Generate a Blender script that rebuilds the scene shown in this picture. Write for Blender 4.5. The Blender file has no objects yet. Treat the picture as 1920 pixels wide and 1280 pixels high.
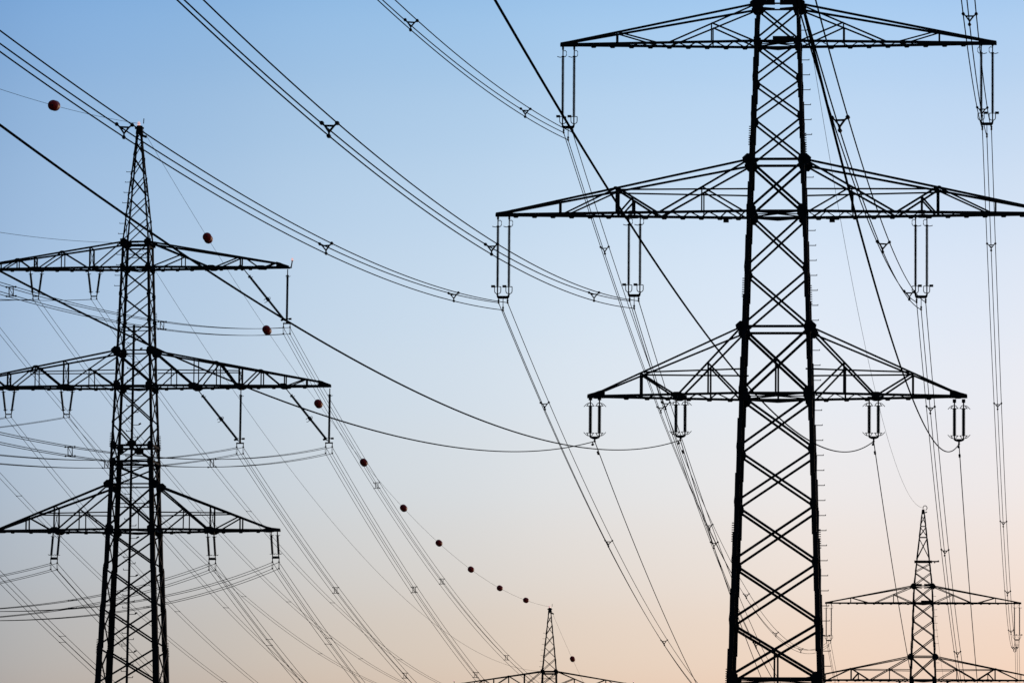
import bpy, bmesh, math, random
import numpy as np
from mathutils import Vector, Matrix
random.seed(4)
scene = bpy.context.scene

# ------------------------------------------------------------------ camera
EYE = Vector((0.0, 0.0, 1.7))
PITCH, ROLL = 0.10673, 0.00712
cp, sp = math.cos(PITCH), math.sin(PITCH)
cr, sr = math.cos(ROLL), math.sin(ROLL)
Fw = Vector((0, cp, sp)); R0 = Vector((1, 0, 0)); U0 = Vector((0, -sp, cp))
Rt = R0 * cr + U0 * sr
Up = U0 * cr - R0 * sr
cd = bpy.data.cameras.new("camera")
cam = bpy.data.objects.new("camera", cd)
scene.collection.objects.link(cam)
cam.matrix_world = Matrix(((Rt.x, Up.x, -Fw.x, EYE.x), (Rt.y, Up.y, -Fw.y, EYE.y), (Rt.z, Up.z, -Fw.z, EYE.z), (0, 0, 0, 1)))
cd.sensor_fit = 'HORIZONTAL'; cd.sensor_width = 36.0
cd.lens = 13300.0 / 1920.0 * 36.0
cd.clip_start = 0.5; cd.clip_end = 30000.0
scene.camera = cam

# ------------------------------------------------------------------ sky and sun
SUN_AZ = math.radians(24.0)      # to the right of the view, just above the horizon
SUN_EL = math.radians(1.5)
wd = bpy.data.worlds.new("World"); scene.world = wd; wd.use_nodes = True
nt = wd.node_tree; N = nt.nodes; L = nt.links
for n in list(N): N.remove(n)
out = N.new("ShaderNodeOutputWorld")
tc = N.new("ShaderNodeTexCoord")
sep = N.new("ShaderNodeSeparateXYZ"); L.new(tc.outputs['Generated'], sep.inputs[0])
def mth(op, a, b=None, c=None, clamp=False):
    m = N.new("ShaderNodeMath"); m.operation = op; m.use_clamp = clamp
    for i, v in enumerate((a, b, c)):
        if v is None: continue
        if isinstance(v, (int, float)): m.inputs[i].default_value = v
        else: L.new(v, m.inputs[i])
    return m.outputs[0]
X, Y, Zc = sep.outputs
def ramp(fac, lo, hi, stops):
    f = mth('MULTIPLY_ADD', fac, 1.0 / (hi - lo), -lo / (hi - lo), clamp=True)
    r = N.new("ShaderNodeValToRGB"); L.new(f, r.inputs[0]); e = r.color_ramp.elements
    while len(e) > 1: e.remove(e[0])
    for i, (h, c) in enumerate(stops):
        k = e[0] if i == 0 else e.new((h - lo) / (hi - lo))
        k.position = (h - lo) / (hi - lo); k.color = (*c, 1)
    r.color_ramp.interpolation = 'CARDINAL'
    return r.outputs[0]
# twilight bands by height above the horizon
bands = ramp(Zc, -0.05, 0.35, [(-0.05, (0.52, 0.30, 0.19)), (0.042, (0.70, 0.44, 0.31)), (0.0586, (0.735, 0.585, 0.472)), (0.07, (0.732, 0.661, 0.598)), (0.0827, (0.724, 0.733, 0.740)), (0.095, (0.698, 0.766, 0.834)),
              (0.1065, (0.654, 0.763, 0.879)), (0.12, (0.579, 0.725, 0.887)), (0.1319, (0.496, 0.671, 0.869)), (0.1425, (0.414, 0.613, 0.849)), (0.1542, (0.322, 0.547, 0.834)), (0.18, (0.20, 0.42, 0.74)), (0.35, (0.08, 0.21, 0.46))])
# the sky grows warmer and brighter towards the sunset, to the right
side = ramp(X, -0.4, 0.4, [(h, tuple(v / 1.6 for v in c)) for h, c in ((-0.4, (0.26, 0.36, 0.50)), (-0.072, (0.58, 0.685, 0.815)), (-0.036, (0.805, 0.863, 0.92)), (0.0, (1, 1, 1)), (0.036, (1.165, 1.10, 1.07)), (0.072, (1.235, 1.11, 1.06)), (0.4, (1.5, 1.2, 1.0)))])
az = mth('MAXIMUM', mth('MULTIPLY_ADD', Y, 0.36, 0.64), 0.28)      # darker behind the viewer
def mul(a, b):
    m = N.new("ShaderNodeMixRGB"); m.blend_type = 'MULTIPLY'; m.inputs[0].default_value = 1
    L.new(a, m.inputs[1]); L.new(b, m.inputs[2]); return m.outputs[0]
cmb = N.new("ShaderNodeCombineXYZ")
for i in range(3): L.new(az, cmb.inputs[i])
mxo = mul(mul(bands, side), cmb.outputs[0])
bg1 = N.new("ShaderNodeBackground"); L.new(mxo, bg1.inputs[0]); bg1.inputs[1].default_value = 1.6
sky = N.new("ShaderNodeTexSky"); sky.sky_type = 'NISHITA'; sky.sun_disc = False
sky.sun_elevation = SUN_EL; sky.sun_rotation = SUN_AZ; sky.dust_density = 2.0
bg2 = N.new("ShaderNodeBackground"); L.new(sky.outputs[0], bg2.inputs[0]); bg2.inputs[1].default_value = 0.10
ms = N.new("ShaderNodeMixShader"); ms.inputs[0].default_value = 0.03
L.new(bg1.outputs[0], ms.inputs[1]); L.new(bg2.outputs[0], ms.inputs[2])
L.new(ms.outputs[0], out.inputs[0])

sd = bpy.data.lights.new("sun", 'SUN'); sd.energy = 0.5; sd.angle = math.radians(0.5); sd.color = (1.0, 0.72, 0.48)
sun = bpy.data.objects.new("sun", sd); scene.collection.objects.link(sun)
sdir = Vector((math.sin(SUN_AZ) * math.cos(SUN_EL), math.cos(SUN_AZ) * math.cos(SUN_EL), math.sin(SUN_EL)))
sun.rotation_euler = sdir.to_track_quat('Z', 'Y').to_euler()
sun.location = (200, 300, 60)

scene.view_settings.view_transform = 'Standard'; scene.view_settings.look = 'None'
scene.view_settings.exposure = 0.0; scene.view_settings.gamma = 1.0

# ------------------------------------------------------------------ materials
def material(name, col, rough=0.6, metal=0.0, var=0.35, scale=3.0, coat=0.0, emit=None, trans=0.0, spec=0.5):
    m = bpy.data.materials.new(name); m.use_nodes = True
    t = m.node_tree; b = t.nodes["Principled BSDF"]
    b.inputs['Roughness'].default_value = rough; b.inputs['Metallic'].default_value = metal
    b.inputs['Specular IOR Level'].default_value = spec
    if coat: b.inputs['Coat Weight'].default_value = coat
    if trans: b.inputs['Transmission Weight'].default_value = trans
    co = t.nodes.new("ShaderNodeTexCoord"); nz = t.nodes.new("ShaderNodeTexNoise")
    nz.inputs['Scale'].default_value = scale; nz.inputs['Detail'].default_value = 4
    t.links.new(co.outputs['Object'], nz.inputs['Vector'])
    r = t.nodes.new("ShaderNodeValToRGB"); t.links.new(nz.outputs[0], r.inputs[0])
    r.color_ramp.elements[0].position = 0.3; r.color_ramp.elements[1].position = 0.7
    r.color_ramp.elements[0].color = (*[c * (1 - var) for c in col], 1)
    r.color_ramp.elements[1].color = (*[min(1, c * (1 + var)) for c in col], 1)
    t.links.new(r.outputs[0], b.inputs['Base Color'])
    if emit:
        b.inputs['Emission Color'].default_value = (*emit[0], 1); b.inputs['Emission Strength'].default_value = emit[1]
    return m
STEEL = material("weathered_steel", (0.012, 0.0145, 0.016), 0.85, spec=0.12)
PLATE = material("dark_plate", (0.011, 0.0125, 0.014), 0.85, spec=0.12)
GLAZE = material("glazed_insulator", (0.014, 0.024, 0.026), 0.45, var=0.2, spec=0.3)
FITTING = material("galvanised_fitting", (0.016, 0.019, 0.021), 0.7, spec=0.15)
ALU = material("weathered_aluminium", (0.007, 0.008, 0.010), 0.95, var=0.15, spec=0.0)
RED = material("red_marker", (0.45, 0.022, 0.014), 0.55, spec=0.2, var=0.2, scale=4)
LENS = material("beacon_lens", (0.8, 0.45, 0.45), 0.2, emit=((1.0, 0.62, 0.60), 0.75), var=0.1)
CONC = material("concrete", (0.3, 0.29, 0.27), 0.9, var=0.2)
FIELD = material("field", (0.05, 0.065, 0.025), 0.95, var=0.5, scale=0.02)

# ------------------------------------------------------------------ helpers
def link(o, parent=None):
    scene.collection.objects.link(o)
    if parent is not None: o.parent = parent
    return o
def tag(o, label=None, cat=None, group=None, kind=None):
    if label: o['label'] = label
    if cat: o['category'] = cat
    if group: o['group'] = group
    if kind: o['kind'] = kind
    return o
def empty(name, loc=(0, 0, 0), rz=0.0, parent=None):
    o = bpy.data.objects.new(name, None); o.location = loc; o.rotation_euler = (0, 0, rz); o.empty_display_size = 0.5
    return link(o, parent)
def mesh(name, bm, mat, smooth=False):
    me = bpy.data.meshes.new(name); bmesh.ops.recalc_face_normals(bm, faces=bm.faces[:]); bm.to_mesh(me); bm.free()
    me.materials.append(mat)
    if smooth:
        for p in me.polygons: p.use_smooth = True
    return me
def obj(name, bm, mat, parent=None, smooth=False):
    return link(bpy.data.objects.new(name, mesh(name, bm, mat, smooth)), parent)
def inst(name, me, parent=None, loc=(0, 0, 0)):
    o = bpy.data.objects.new(name, me); o.location = loc
    return link(o, parent)
def copy_tree(o, parent=None):
    c = o.copy(); scene.collection.objects.link(c)
    if parent is not None: c.parent = parent
    for ch in list(o.children): copy_tree(ch, c)
    return c
def hull(bm, A, B):
    """prism between two rings of points"""
    a = [bm.verts.new(p) for p in A]; b = [bm.verts.new(p) for p in B]; n = len(a)
    for i in range(n): bm.faces.new((a[i], a[(i + 1) % n], b[(i + 1) % n], b[i]))
    bm.faces.new(a[::-1]); bm.faces.new(b)
def bar(bm, p, q, w, n=(0, 1, 0), t=None, off=0.0):
    """angle-steel bar p->q: a flange w wide lying across n and a second flange standing along n"""
    p = Vector(p); q = Vector(q); d = (q - p)
    if d.length < 1e-6: return
    d.normalize(); n = Vector(n); u = d.cross(n)
    if u.length < 1e-4: u = d.cross(Vector((1, 0, 0)))
    u.normalize(); v = u.cross(d).normalized()
    t = t if t else w * 0.22
    h = w * 0.5
    prof = [(-h, off), (h, off), (h, off + t), (-h + t, off + t), (-h + t, off + w * 0.55), (-h, off + w * 0.55)]
    hull(bm, [p + u * x + v * y for x, y in prof], [q + u * x + v * y for x, y in prof])
def box(bm, p, q, w, t=None, n=(0, 1, 0)):
    p = Vector(p); q = Vector(q); d = (q - p).normalized(); u = d.cross(Vector(n))
    if u.length < 1e-4: u = d.cross(Vector((1, 0, 0)))
    u.normalize(); v = u.cross(d); t = t or w
    r = [(-w / 2, -t / 2), (w / 2, -t / 2), (w / 2, t / 2), (-w / 2, t / 2)]
    hull(bm, [p + u * x + v * y for x, y in r], [q + u * x + v * y for x, y in r])
def plate(bm, c, pts, n, t=0.03):
    """flat polygon plate: pts given in (x,z) around c, thickness along n=y"""
    c = Vector(c)
    A = [c + Vector((x, -t / 2, z)) for x, z in pts]; B = [c + Vector((x, t / 2, z)) for x, z in pts]
    if abs(n[0]) > 0.5:
        A = [c + Vector((-t / 2, x, z)) for x, z in pts]; B = [c + Vector((t / 2, x, z)) for x, z in pts]
    hull(bm, A, B)
def octo(rx, rz):
    return [(rx * math.cos(k * math.pi / 4 + .3927), rz * math.sin(k * math.pi / 4 + .3927)) for k in range(8)]
def tube(bm, pts, r, seg=6, closed=False):
    pts = [Vector(p) for p in pts]; rings = []
    for i, p in enumerate(pts):
        d = (pts[min(i + 1, len(pts) - 1)] - pts[max(i - 1, 0)]).normalized()
        u = d.cross(Vector((0, 0, 1)))
        if u.length < 1e-3: u = d.cross(Vector((0, 1, 0)))
        u.normalize(); v = u.cross(d)
        rr = r[i] if isinstance(r, (list, tuple)) else r
        rings.append([bm.verts.new(p + (u * math.cos(2 * math.pi * k / seg) + v * math.sin(2 * math.pi * k / seg)) * rr) for k in range(seg)])
    for a, b in zip(rings, rings[1:]):
        for k in range(seg): bm.faces.new((a[k], a[(k + 1) % seg], b[(k + 1) % seg], b[k]))
    bm.faces.new(rings[0][::-1]); bm.faces.new(rings[-1])

def lerp(a, b, t): return a + (b - a) * t
def interp(tab, z):
    tab = sorted(tab)
    if z <= tab[0][0]: return tab[0][1]
    for (z0, w0), (z1, w1) in zip(tab, tab[1:]):
        if z <= z1: return lerp(w0, w1, (z - z0) / (z1 - z0))
    return tab[-1][1]

# ------------------------------------------------------------------ ground
SITES = [((12.85, 341.85), 0.0), ((44.756, 767.365), 2.777), ((-25.011, 470.0), 0.0), ((4.925, 878.306), -3.714), ((0, 0), 0.0), ((0, 220), 0.0)]
def rbf(d): return math.exp(-(d / 90.0) ** 2)
P_ = np.array([s[0] for s in SITES], float)
G_ = np.array([[rbf(np.linalg.norm(p - q)) for q in P_] for p in P_])
W_ = np.linalg.solve(G_, np.array([s[1] for s in SITES]))
def ground_z(x, y): return float(sum(w * rbf(math.hypot(x - p[0], y - p[1])) for w, p in zip(W_, P_)))
xs = [-9000, -4000, -2000, -1000, -600] + [-400 + 20 * i for i in range(41)] + [600, 1000, 2000, 4000, 9000]
ys = [-6000, -3000, -1500, -700, -300] + [-100 + 20 * i for i in range(66)] + [1400, 1800, 2600, 4000, 7000, 12000, 18000]
bm = bmesh.new()
gv = [[bm.verts.new((x, y, ground_z(x, y))) for x in xs] for y in ys]
for j in range(len(ys) - 1):
    for i in range(len(xs) - 1): bm.faces.new((gv[j][i], gv[j][i + 1], gv[j + 1][i + 1], gv[j + 1][i]))
tag(obj('ground', bm, FIELD, smooth=True), kind='structure')

# ------------------------------------------------------------------ pylons
def make_pylon(spec):
    T = empty('lattice_pylon')
    wt = spec['width']; W = lambda z: interp(wt, z)
    corner = lambda sa, sl, z, o=0.0: Vector((sa * (W(z) / 2 + o), sl * (W(z) / 2 + o), z))
    # legs, lapped lengths of angle steel
    joints = spec['joints']
    for sa in (-1, 1):
        for sl in (-1, 1):
            bm = bmesh.new()
            for i in range(len(joints) - 1):
                zt, zb = joints[i], joints[i + 1]
                s = spec['leg'](0.5 * (zt + zb)); t = s * 0.16
                lap = spec['lap'](zt)
                prof = [(0, 0), (-s, 0), (-s, -t), (-t, -t), (-t, -s), (0, -s)]
                a = corner(sa, sl, zt, lap); b = corner(sa, sl, zb - 0.12, 0.012 * (i % 2))
                hull(bm, [a + Vector((sa * x, sl * y, 0)) for x, y in prof], [b + Vector((sa * x, sl * y, 0)) for x, y in prof])
            for z in spec['bolted']:
                for k in range(9):
                    c = corner(sa, sl, z - k * 0.11, 0.03)
                    box(bm, c - Vector((sa * .1, 0, 0)), c + Vector((sa * 0.07, 0, 0)), 0.045)
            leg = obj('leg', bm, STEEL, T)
            if spec['stepleg'].get((sa, sl)):
                def bolt(ln):
                    b2 = bmesh.new(); box(b2, (-sa * .05, 0, 0), (sa * ln, 0, 0), .035); box(b2, (sa * (ln - .03), 0, .03), (sa * ln, 0, .03), .05)
                    return mesh('step_bolt', b2, STEEL)
                long_, short_ = bolt(.38), bolt(.33)
                for z0, z1, dz in spec['stepleg'][(sa, sl)]:
                    z = z0
                    while z > z1:
                        inst('step_bolt', long_ if z < spec['chords'][0] else short_, leg, corner(sa, sl, z, 0.0)); z -= dz
    # bracing, one lattice per face
    for face in range(4):
        bm = bmesh.new()
        if face < 2:
            sl = -1 if face == 0 else 1; n = (0, -sl, 0)
            c = lambda s, z: corner(s, sl, z)
        else:
            sa = -1 if face == 2 else 1; n = (-sa, 0, 0)
            c = lambda s, z: corner(sa, s, z)
        for zt, zb, w, kind in spec['panels']:
            if kind == 'X':
                bar(bm, c(-1, zt - .06), c(1, zb + .06), w, n, off=0.02)
                bar(bm, c(1, zt - .06), c(-1, zb + .06), w, n, off=-0.02 - w * .3)
            elif kind == 'A':      # legs up to the middle of the strut below
                m = (c(-1, zb) + c(1, zb)) / 2
                bar(bm, c(-1, zt), m, w, n); bar(bm, c(1, zt), m, w, n, off=.01)
            elif kind == 'V':
                m = (c(-1, zt) + c(1, zt)) / 2
                bar(bm, m, c(-1, zb), w, n); bar(bm, m, c(1, zb), w, n, off=.01)
            elif kind == 'H':
                bar(bm, c(-1, zt), c(1, zt), w, n)
            elif kind == 'P' and face < 2:   # post under the crossing of a panel
                x = 0.0
                wt_, wb_ = W(zt), W(zb)
                mid = (c(-1, zt) + c(1, zt)) / 2; f = wt_ / (wt_ + wb_)
                top = mid.lerp((c(-1, zb) + c(1, zb)) / 2, f); bot = (c(-1, zb) + c(1, zb)) / 2
                bar(bm, top, bot, w, n)
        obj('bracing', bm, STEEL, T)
    # level frames inside the body
    for z in spec['chords'] + spec.get('frames', []):
        bm = bmesh.new()
        for sa in (-1, 1):
            bar(bm, corner(sa, -1, z), corner(-sa, 1, z), 0.11, (0, 0, 1))
        for s in (-1, 1):   # shallow bowed struts
            m = Vector((0, s * W(z) / 2 * 0.98, z - 0.10)); 
            bar(bm, corner(-1, s, z + .02), m, .10, (0, 1, 0)); bar(bm, corner(1, s, z + .02), m, .10, (0, 1, 0))
            bar(bm, Vector((-W(z) / 2, 0, z)), Vector((W(z) / 2, 0, z)), .09, (0, 0, 1))
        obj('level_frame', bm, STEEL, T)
    # gusset plates
    for sl in (-1, 1):
        for sa in (-1, 1):
            for z, rx, rz, dx in spec['gussets']:
                bm = bmesh.new(); c = corner(sa, sl, z); c.y += sl * 0.02; c.x += sa * dx
                pg = [(-.75, .85), (.35, 1.0), (1.05, .25), (.95, -.35), (.45, -1.0), (-.75, -.95), (-1.0, -.2)] if rx > .3 else [(-1.5, .55), (-.9, 1), (.3, .9), (.3, -.9), (-.8, -1), (-1.5, -.5)]
                pg = [(sa * x * rx, zq * rz) for x, zq in pg]
                plate(bm, c, pg if sa < 0 else pg[::-1], (0, 1, 0), 0.035)
                c2 = corner(sa, sl, z); c2.x += sa * 0.02
                plate(bm, c2, octo(rx * .5, rz * .7), (1, 0, 0), 0.035)
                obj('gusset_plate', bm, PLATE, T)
    # crossarms
    for arm in spec['arms']:
        s = arm['side']; tip = arm['tip']; zc = arm['zc']; zj = arm['zj']; zt = zc + arm.get('tiprise', 0.12)
        aj = W(zj) / 2; ac = W(zc) / 2
        def lat(a, z):
            hb = W(min(z, zj)) / 2
            f = max(0.0, min(1.0, (tip - a) / (tip - hb)))
            return lerp(arm.get('tiphalf', 0.12), hb, f)
        Tz = lambda a: lerp(zj, zt, (a - aj) / (tip - arm.get('cap', 0.5) - aj)) if a < tip - arm.get('cap', 0.5) else zt
        P = lambda a, z, f: Vector((s * a, f * lat(a, z), z))
        bm = bmesh.new(); cw = arm.get('cw', 0.14)
        for f in (-1, 1):
            bar(bm, P(ac, zc, f), P(tip, zc, f), cw, (0, -f, 0))
        # plan lacing and its little plates
        k = 0; a = ac + 0.1; step = arm.get('step', 0.85)
        while a + step * .5 < tip - 0.4:
            b_ = min(a + step * .5, tip - .3)
            bar(bm, P(a, zc - .02, 1 if k % 2 else -1), P(b_, zc - .02, -1 if k % 2 else 1), 0.065, (0, 0, 1))
            if k % 2 == 1:
                q = P(a, zc - cw * .55, 1)
                plate(bm, q, [(-.17, .05), (.17, .05), (.09, -.05), (-.09, -.05)], (0, 1, 0), .03)
                q = P(a, zc - .02, 1); q.y -= .09
                hull(bm, [q + Vector((x, y, -.02)) for x, y in ((-.2, .1), (.2, .1), (.1, -.12), (-.1, -.12))], [q + Vector((x, y, .02)) for x, y in ((-.2, .1), (.2, .1), (.1, -.12), (-.1, -.12))])
            a += step * .5; k += 1
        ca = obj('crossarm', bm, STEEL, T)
        for f in (-1, 1):
            b2 = bmesh.new()
            bar(b2, P(aj, zj, f), P(tip - arm.get('cap', 0.5), zt, f), arm.get('tw', 0.13), (0, -f, 0))
            bar(b2, P(tip - arm.get('cap', 0.5), zt, f), P(tip, zc + .05, f), arm.get('tw', 0.13), (0, -f, 0))
            obj('top_chord', b2, STEEL, ca)
        b3 = bmesh.new()
        zz = lambda v, a: zc if v == 'B' else Tz(a) if v == 'T' else v
        for m in arm['web']:
            a1, z1, a2, z2, w = m[:5]
            for f in (-1, 1):
                bar(b3, P(a1, zz(z1, a1), f), P(a2, zz(z2, a2), f), w, (0, -f, 0))
        for a in arm.get('cross', []):   # cross-bracing between the two faces at a post
            bar(b3, P(a, zc, -1), P(a, Tz(a), 1), .06, (1, 0, 0)); bar(b3, P(a, zc, 1), P(a, Tz(a), -1), .06, (1, 0, 0))
            bar(b3, P(a, Tz(a) , -1), P(a, Tz(a), 1), .07, (1, 0, 0))
        obj('web_bracing', b3, STEEL, ca)
        for a, z, rx, rz in arm['plates']:
            for f in (-1, 1):
                b4 = bmesh.new(); c = P(a, zz(z, a), f); c.y += f * .02
                plate(b4, c, octo(rx, rz), (0, 1, 0), .03)
                obj('gusset_plate', b4, PLATE, ca)
        b5 = bmesh.new()
        c = Vector((s * (tip - .28), 0, zc + .02)); tz = zt - zc
        pts = [(-s * .55, -.10), (s * .30, -.10), (s * .30, .03), (-s * .25, tz + .04), (-s * .55, tz + .12)]
        plate(b5, c, pts if s > 0 else pts[::-1], (0, 1, 0), arm.get('tiphalf', .12) * 2 + .05)
        obj('tip_plate', b5, PLATE, ca)
    for z0 in [0]:
        for sa in (-1, 1):
            for sl in (-1, 1):
                bm = bmesh.new(); c = corner(sa, sl, 0)
                hull(bm, [c + Vector((x, y, -1.5)) for x, y in ((-.7, -.7), (.7, -.7), (.7, .7), (-.7, .7))], [c + Vector((x, y, .45)) for x, y in ((-.45, -.45), (.45, -.45), (.45, .45), (-.45, .45))])
                obj('footing', bm, CONC, T)
    return T, corner, W

# ---- right-hand line: three crossarms, the middle one longest
ya = lambda y: 44.6 + (404 - y) / 38.33
ZT, ZM, ZL = 52.966, 44.62, 35.746
JT, JM, JL = 54.81, 47.16, 38.99
wA = [(0, 6.16), (35.746, 3.472), (52.966, 2.179), (54.81, 2.04), (63.04, 0.26)]
pan = []
for a, b, w in [(62.6, 61.3, .08), (61.3, 60.1, .08), (60.1, 57.65, .09), (57.3, 56.3, .09), (56.3, JT, .10), (JT, ZT, .12), (ZT, 51.13, .12), (51.13, 49.29, .12), (49.29, JM, .13), (JM, ZM, .16),
                (ZM, 41.8, .14), (41.8, JL, .14), (JL, ZL, .17), (ZL, ya(847), .15), (ya(847), ya(949), .15), (ya(949), ya(1057), .16), (ya(1057), ya(1167), .16), (ya(1167), ya(1272), .17),
                (ya(1272), 18.6, .17), (18.6, 15.0, .17), (15.0, 10.8, .18), (10.8, 5.8, .18), (5.8, 0.3, .2)]:
    pan.append((a, b, w, 'X'))
for z, w in [(JM, .16), (JL, .16), (ZT, .15), (ZM, .16), (ZL, .16), (ya(1272), .18), (60.1, .09), (61.3, .08), (10.8, .15), (JT, .10)]: pan.append((z, z, w, 'H'))
pan += [(JL, ZL, .12, 'P'), (ya(1167), ya(1272), .12, 'P')]
jointsA = [63.04, 58.9, 56.2] + [ya(v) for v in (41, 114, 186, 263, 348, 448, 560, 676, 790, 892, 1001, 1106, 1217)] + [20.0, 16.5, 12.5, 8.0, 4.0, 0.0]
N1m, N1t, N1l = 45.85, 53.90, 37.23
armsA = []
for s in (-1, 1):
    armsA.append(dict(side=s, tip=10.604, zc=ZT, zj=JT, cw=.13, tw=.11, cap=.45, step=.92, plates=[(.95, 'T', .2, .12)],
        web=[(7.9, 'T', 7.9, 'B', .09), (7.85, 'T', 5.85, 'B', .08), (.98, JT, 5.35, 'B', .09), (3.23, N1t, 3.23, 'B', .075), (3.23, N1t, 1.1, 'B', .09)]))
    armsA.append(dict(side=s, tip=13.71, zc=ZM, zj=JM, cw=.135, tw=.11, cap=.5, step=.9, plates=[(7.84, 'T', .12, .09), (7.0, 'B', .34, .10)],
        web=[(7.84, 'T', 7.84, 'B', .15), (7.8, 'T', 5.85, 'B', .115), (7.84, 'T', 10.45, 'B', .09), (10.65, 'T', 10.65, 'B', .09), (7.05, 45.38, 7.05, 'B', .10), (7.05, 45.38, 7.72, 'B', .10),
             (1.32, JM, 5.76, 'B', .11), (3.66, N1m, 3.66, 'B', .075), (3.66, N1m, 1.6, 'B', .09), (1.25, 45.70, 7.8, 45.76, .085)]))
    armsA.append(dict(side=s, tip=9.182, zc=ZL, zj=JL, cw=.12, tw=.09, cap=.6, step=1.0, tiprise=.2, plates=[(4.8, 'B', .34, .13), (8.75, 'B', .28, .10)],
        web=[(6.63, 'T', 6.63, 'B', .10), (6.63, 'T', 4.95, 'B', .10), (1.65, JL, 4.78, 'B', .11), (3.3, N1l, 3.3, 'B', .10), (3.3, N1l, 1.85, 'B', .10), (1.45, 36.92, 6.5, 36.86, .085)]))
pan = [(a, b, w * .78, k) for a, b, w, k in pan]
for ar in armsA: ar['web'] = [(a * .9925, z, b * .9925, y, w * .9) for a, z, b, y, w in ar['web']]
specA = dict(width=wA, joints=jointsA, leg=lambda z: .12 if z > 55 else lerp(.26, .17, min(1, max(0, (z - 20) / 33))), lap=lambda z: 0.02 if z > 55 else lerp(.058, .05, z / 55),
    bolted=[ya(245), ya(530), ya(985), ya(1255)], panels=pan, chords=[ZT, ZM, ZL], frames=[ya(1272), 10.8], arms=armsA,
    gussets=[(JT, .31, .26, 0), (JM, .33, .28, .02), (JL, .31, .26, .02), (ZT, .2, .22, 0), (ZM, .26, .36, -.02), (ZL, .26, .36, -.02), (51.13, .13, .2, -.05), (49.29, .13, .2, -.05), (41.8, .13, .2, -.05),
             (ya(847), .15, .22, -.05), (ya(949), .15, .22, -.05), (ya(1057), .15, .22, -.05), (ya(1167), .15, .22, -.05), (ya(1272), .3, .35, -.05)],
    stepleg={(1, 1): [(53.8, 48.0, .73), (46.6, 46.0, .73), (44.0, 2.5, .73)]})
pylonA, cornA, WA = make_pylon(specA)
# things bolted to this pylon
for s in (-1, 1):
    bm = bmesh.new(); box(bm, (s * .12, -WA(JT) / 2 - .03, JT + .05), (s * .82, -WA(JT) / 2 - .03, JT + .05), .26, .06)
    box(bm, (s * .12, -WA(JT) / 2 - .03, JT - .28), (s * .82, -WA(JT) / 2 - .03, JT - .22), .10, .05)
    obj('stiffener_plate', bm, PLATE, pylonA)
bm = bmesh.new(); box(bm, (-.22, -WA(ZT) / 2 - .06, ZT + .10), (.82, -WA(ZT) / 2 - .06, ZT + .10), .24, .03); obj('number_board', bm, PLATE, pylonA)
for x in (-2.55, 2.62):
    bm = bmesh.new(); box(bm, (x - .13, 1.2, ZM - .16), (x + .13, 1.2, ZM - .16), .16, .2)
    box(bm, (x - .3, 1.22, ZM - .07), (x + .3, 1.22, ZM - .07), .05, .05); obj('mounting_bracket', bm, PLATE, pylonA)
bm = bmesh.new()
hull(bm, [(x, y, 57.37) for x, y in ((-.95, -.8), (.95, -.8), (.95, .8), (-.95, .8))], [(x, y, 57.55) for x, y in ((-.95, -.8), (.95, -.8), (.95, .8), (-.95, .8))])
box(bm, (.9, 0, 57.49), (1.72, 0, 57.49), .14); box(bm, (1.55, 0, 57.49), (1.72, 0, 57.57), .16); box(bm, (1.2, 0, 57.39), (1.3, 0, 57.34), .12)
obj('platform', bm, PLATE, pylonA)
bm = bmesh.new()
tube(bm, [(.20 + .22 * math.cos(t), 0, 63.31 + .25 * math.sin(t)) for t in [math.radians(v) for v in range(200, -100, -25)]], .045)
hull(bm, [(x, y, 62.64) for x, y in ((-.16, -.16), (.16, -.16), (.16, .16), (-.16, .16))], [(x, y, 63.14) for x, y in ((-.14, -.14), (.14, -.14), (.14, .14), (-.14, .14))])
box(bm, (0, 0, 62.74), (.42, 0, 62.87), .11)
obj('peak_hook', bm, STEEL, pylonA)

# ---- left-hand line
yc = lambda y: 58.498 - (y - 455) / 28.01
CT, CM, CL = yc(503.5), yc(726), yc(994.5)
KT, KM, KL = yc(456), yc(660), yc(910)
wC = [(0, 7.25), (29.4, 4.2), (39.58, 3.11), (44.04, 2.86), (48.86, 2.46), (58.68, 1.79), (66.25, .24)]
panC = []
for a, b, w in [(240, 262, .07), (262, 293, .07), (293, 330, .08), (330, 370, .085), (370, 410, .085), (410, 455, .085), (458, 503, .11), (506, 554, .10), (554, 603, .10), (603, 656, .10), (664, 724, .14), (728, 797, .12),
                (870, 906, .13), (914, 992, .17), (997, 1065, .14), (1065, 1139, .14), (1139, 1213, .14), (1213, 1285, .15), (1285, 1370, .15), (1370, 1470, .16), (1470, 1590, .16), (1590, 1730, .17), (1730, 1890, .17), (1890, 2076, .18)]:
    panC.append((yc(a), yc(b), w, 'X'))
panC += [(yc(797), yc(838), .13, 'A'), (yc(841), yc(868), .13, 'V')]
for y, w in [(456, .16), (464, .14), (480, .06), (503, .12), (617, .08), (660, .11), (726, .13), (838, .18), (868, .17), (910, .12), (947, .08), (995, .14), (1730, .15)]: panC.append((yc(y), yc(y), w, 'H'))
panC.append((yc(914), yc(992), .07, 'P'))
jointsC = [66.25, 62.6] + [yc(v) for v in (455, 503, 560, 610, 660, 726, 795, 838, 868, 912, 996, 1065, 1139, 1213, 1285, 1370, 1470, 1590, 1730, 1890)] + [0.0]
def armT(s, tip, web, plates, cross, **k):
    return dict(side=s, tip=tip, web=web, plates=plates, cross=cross, **k)
zn = yc(480)
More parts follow.
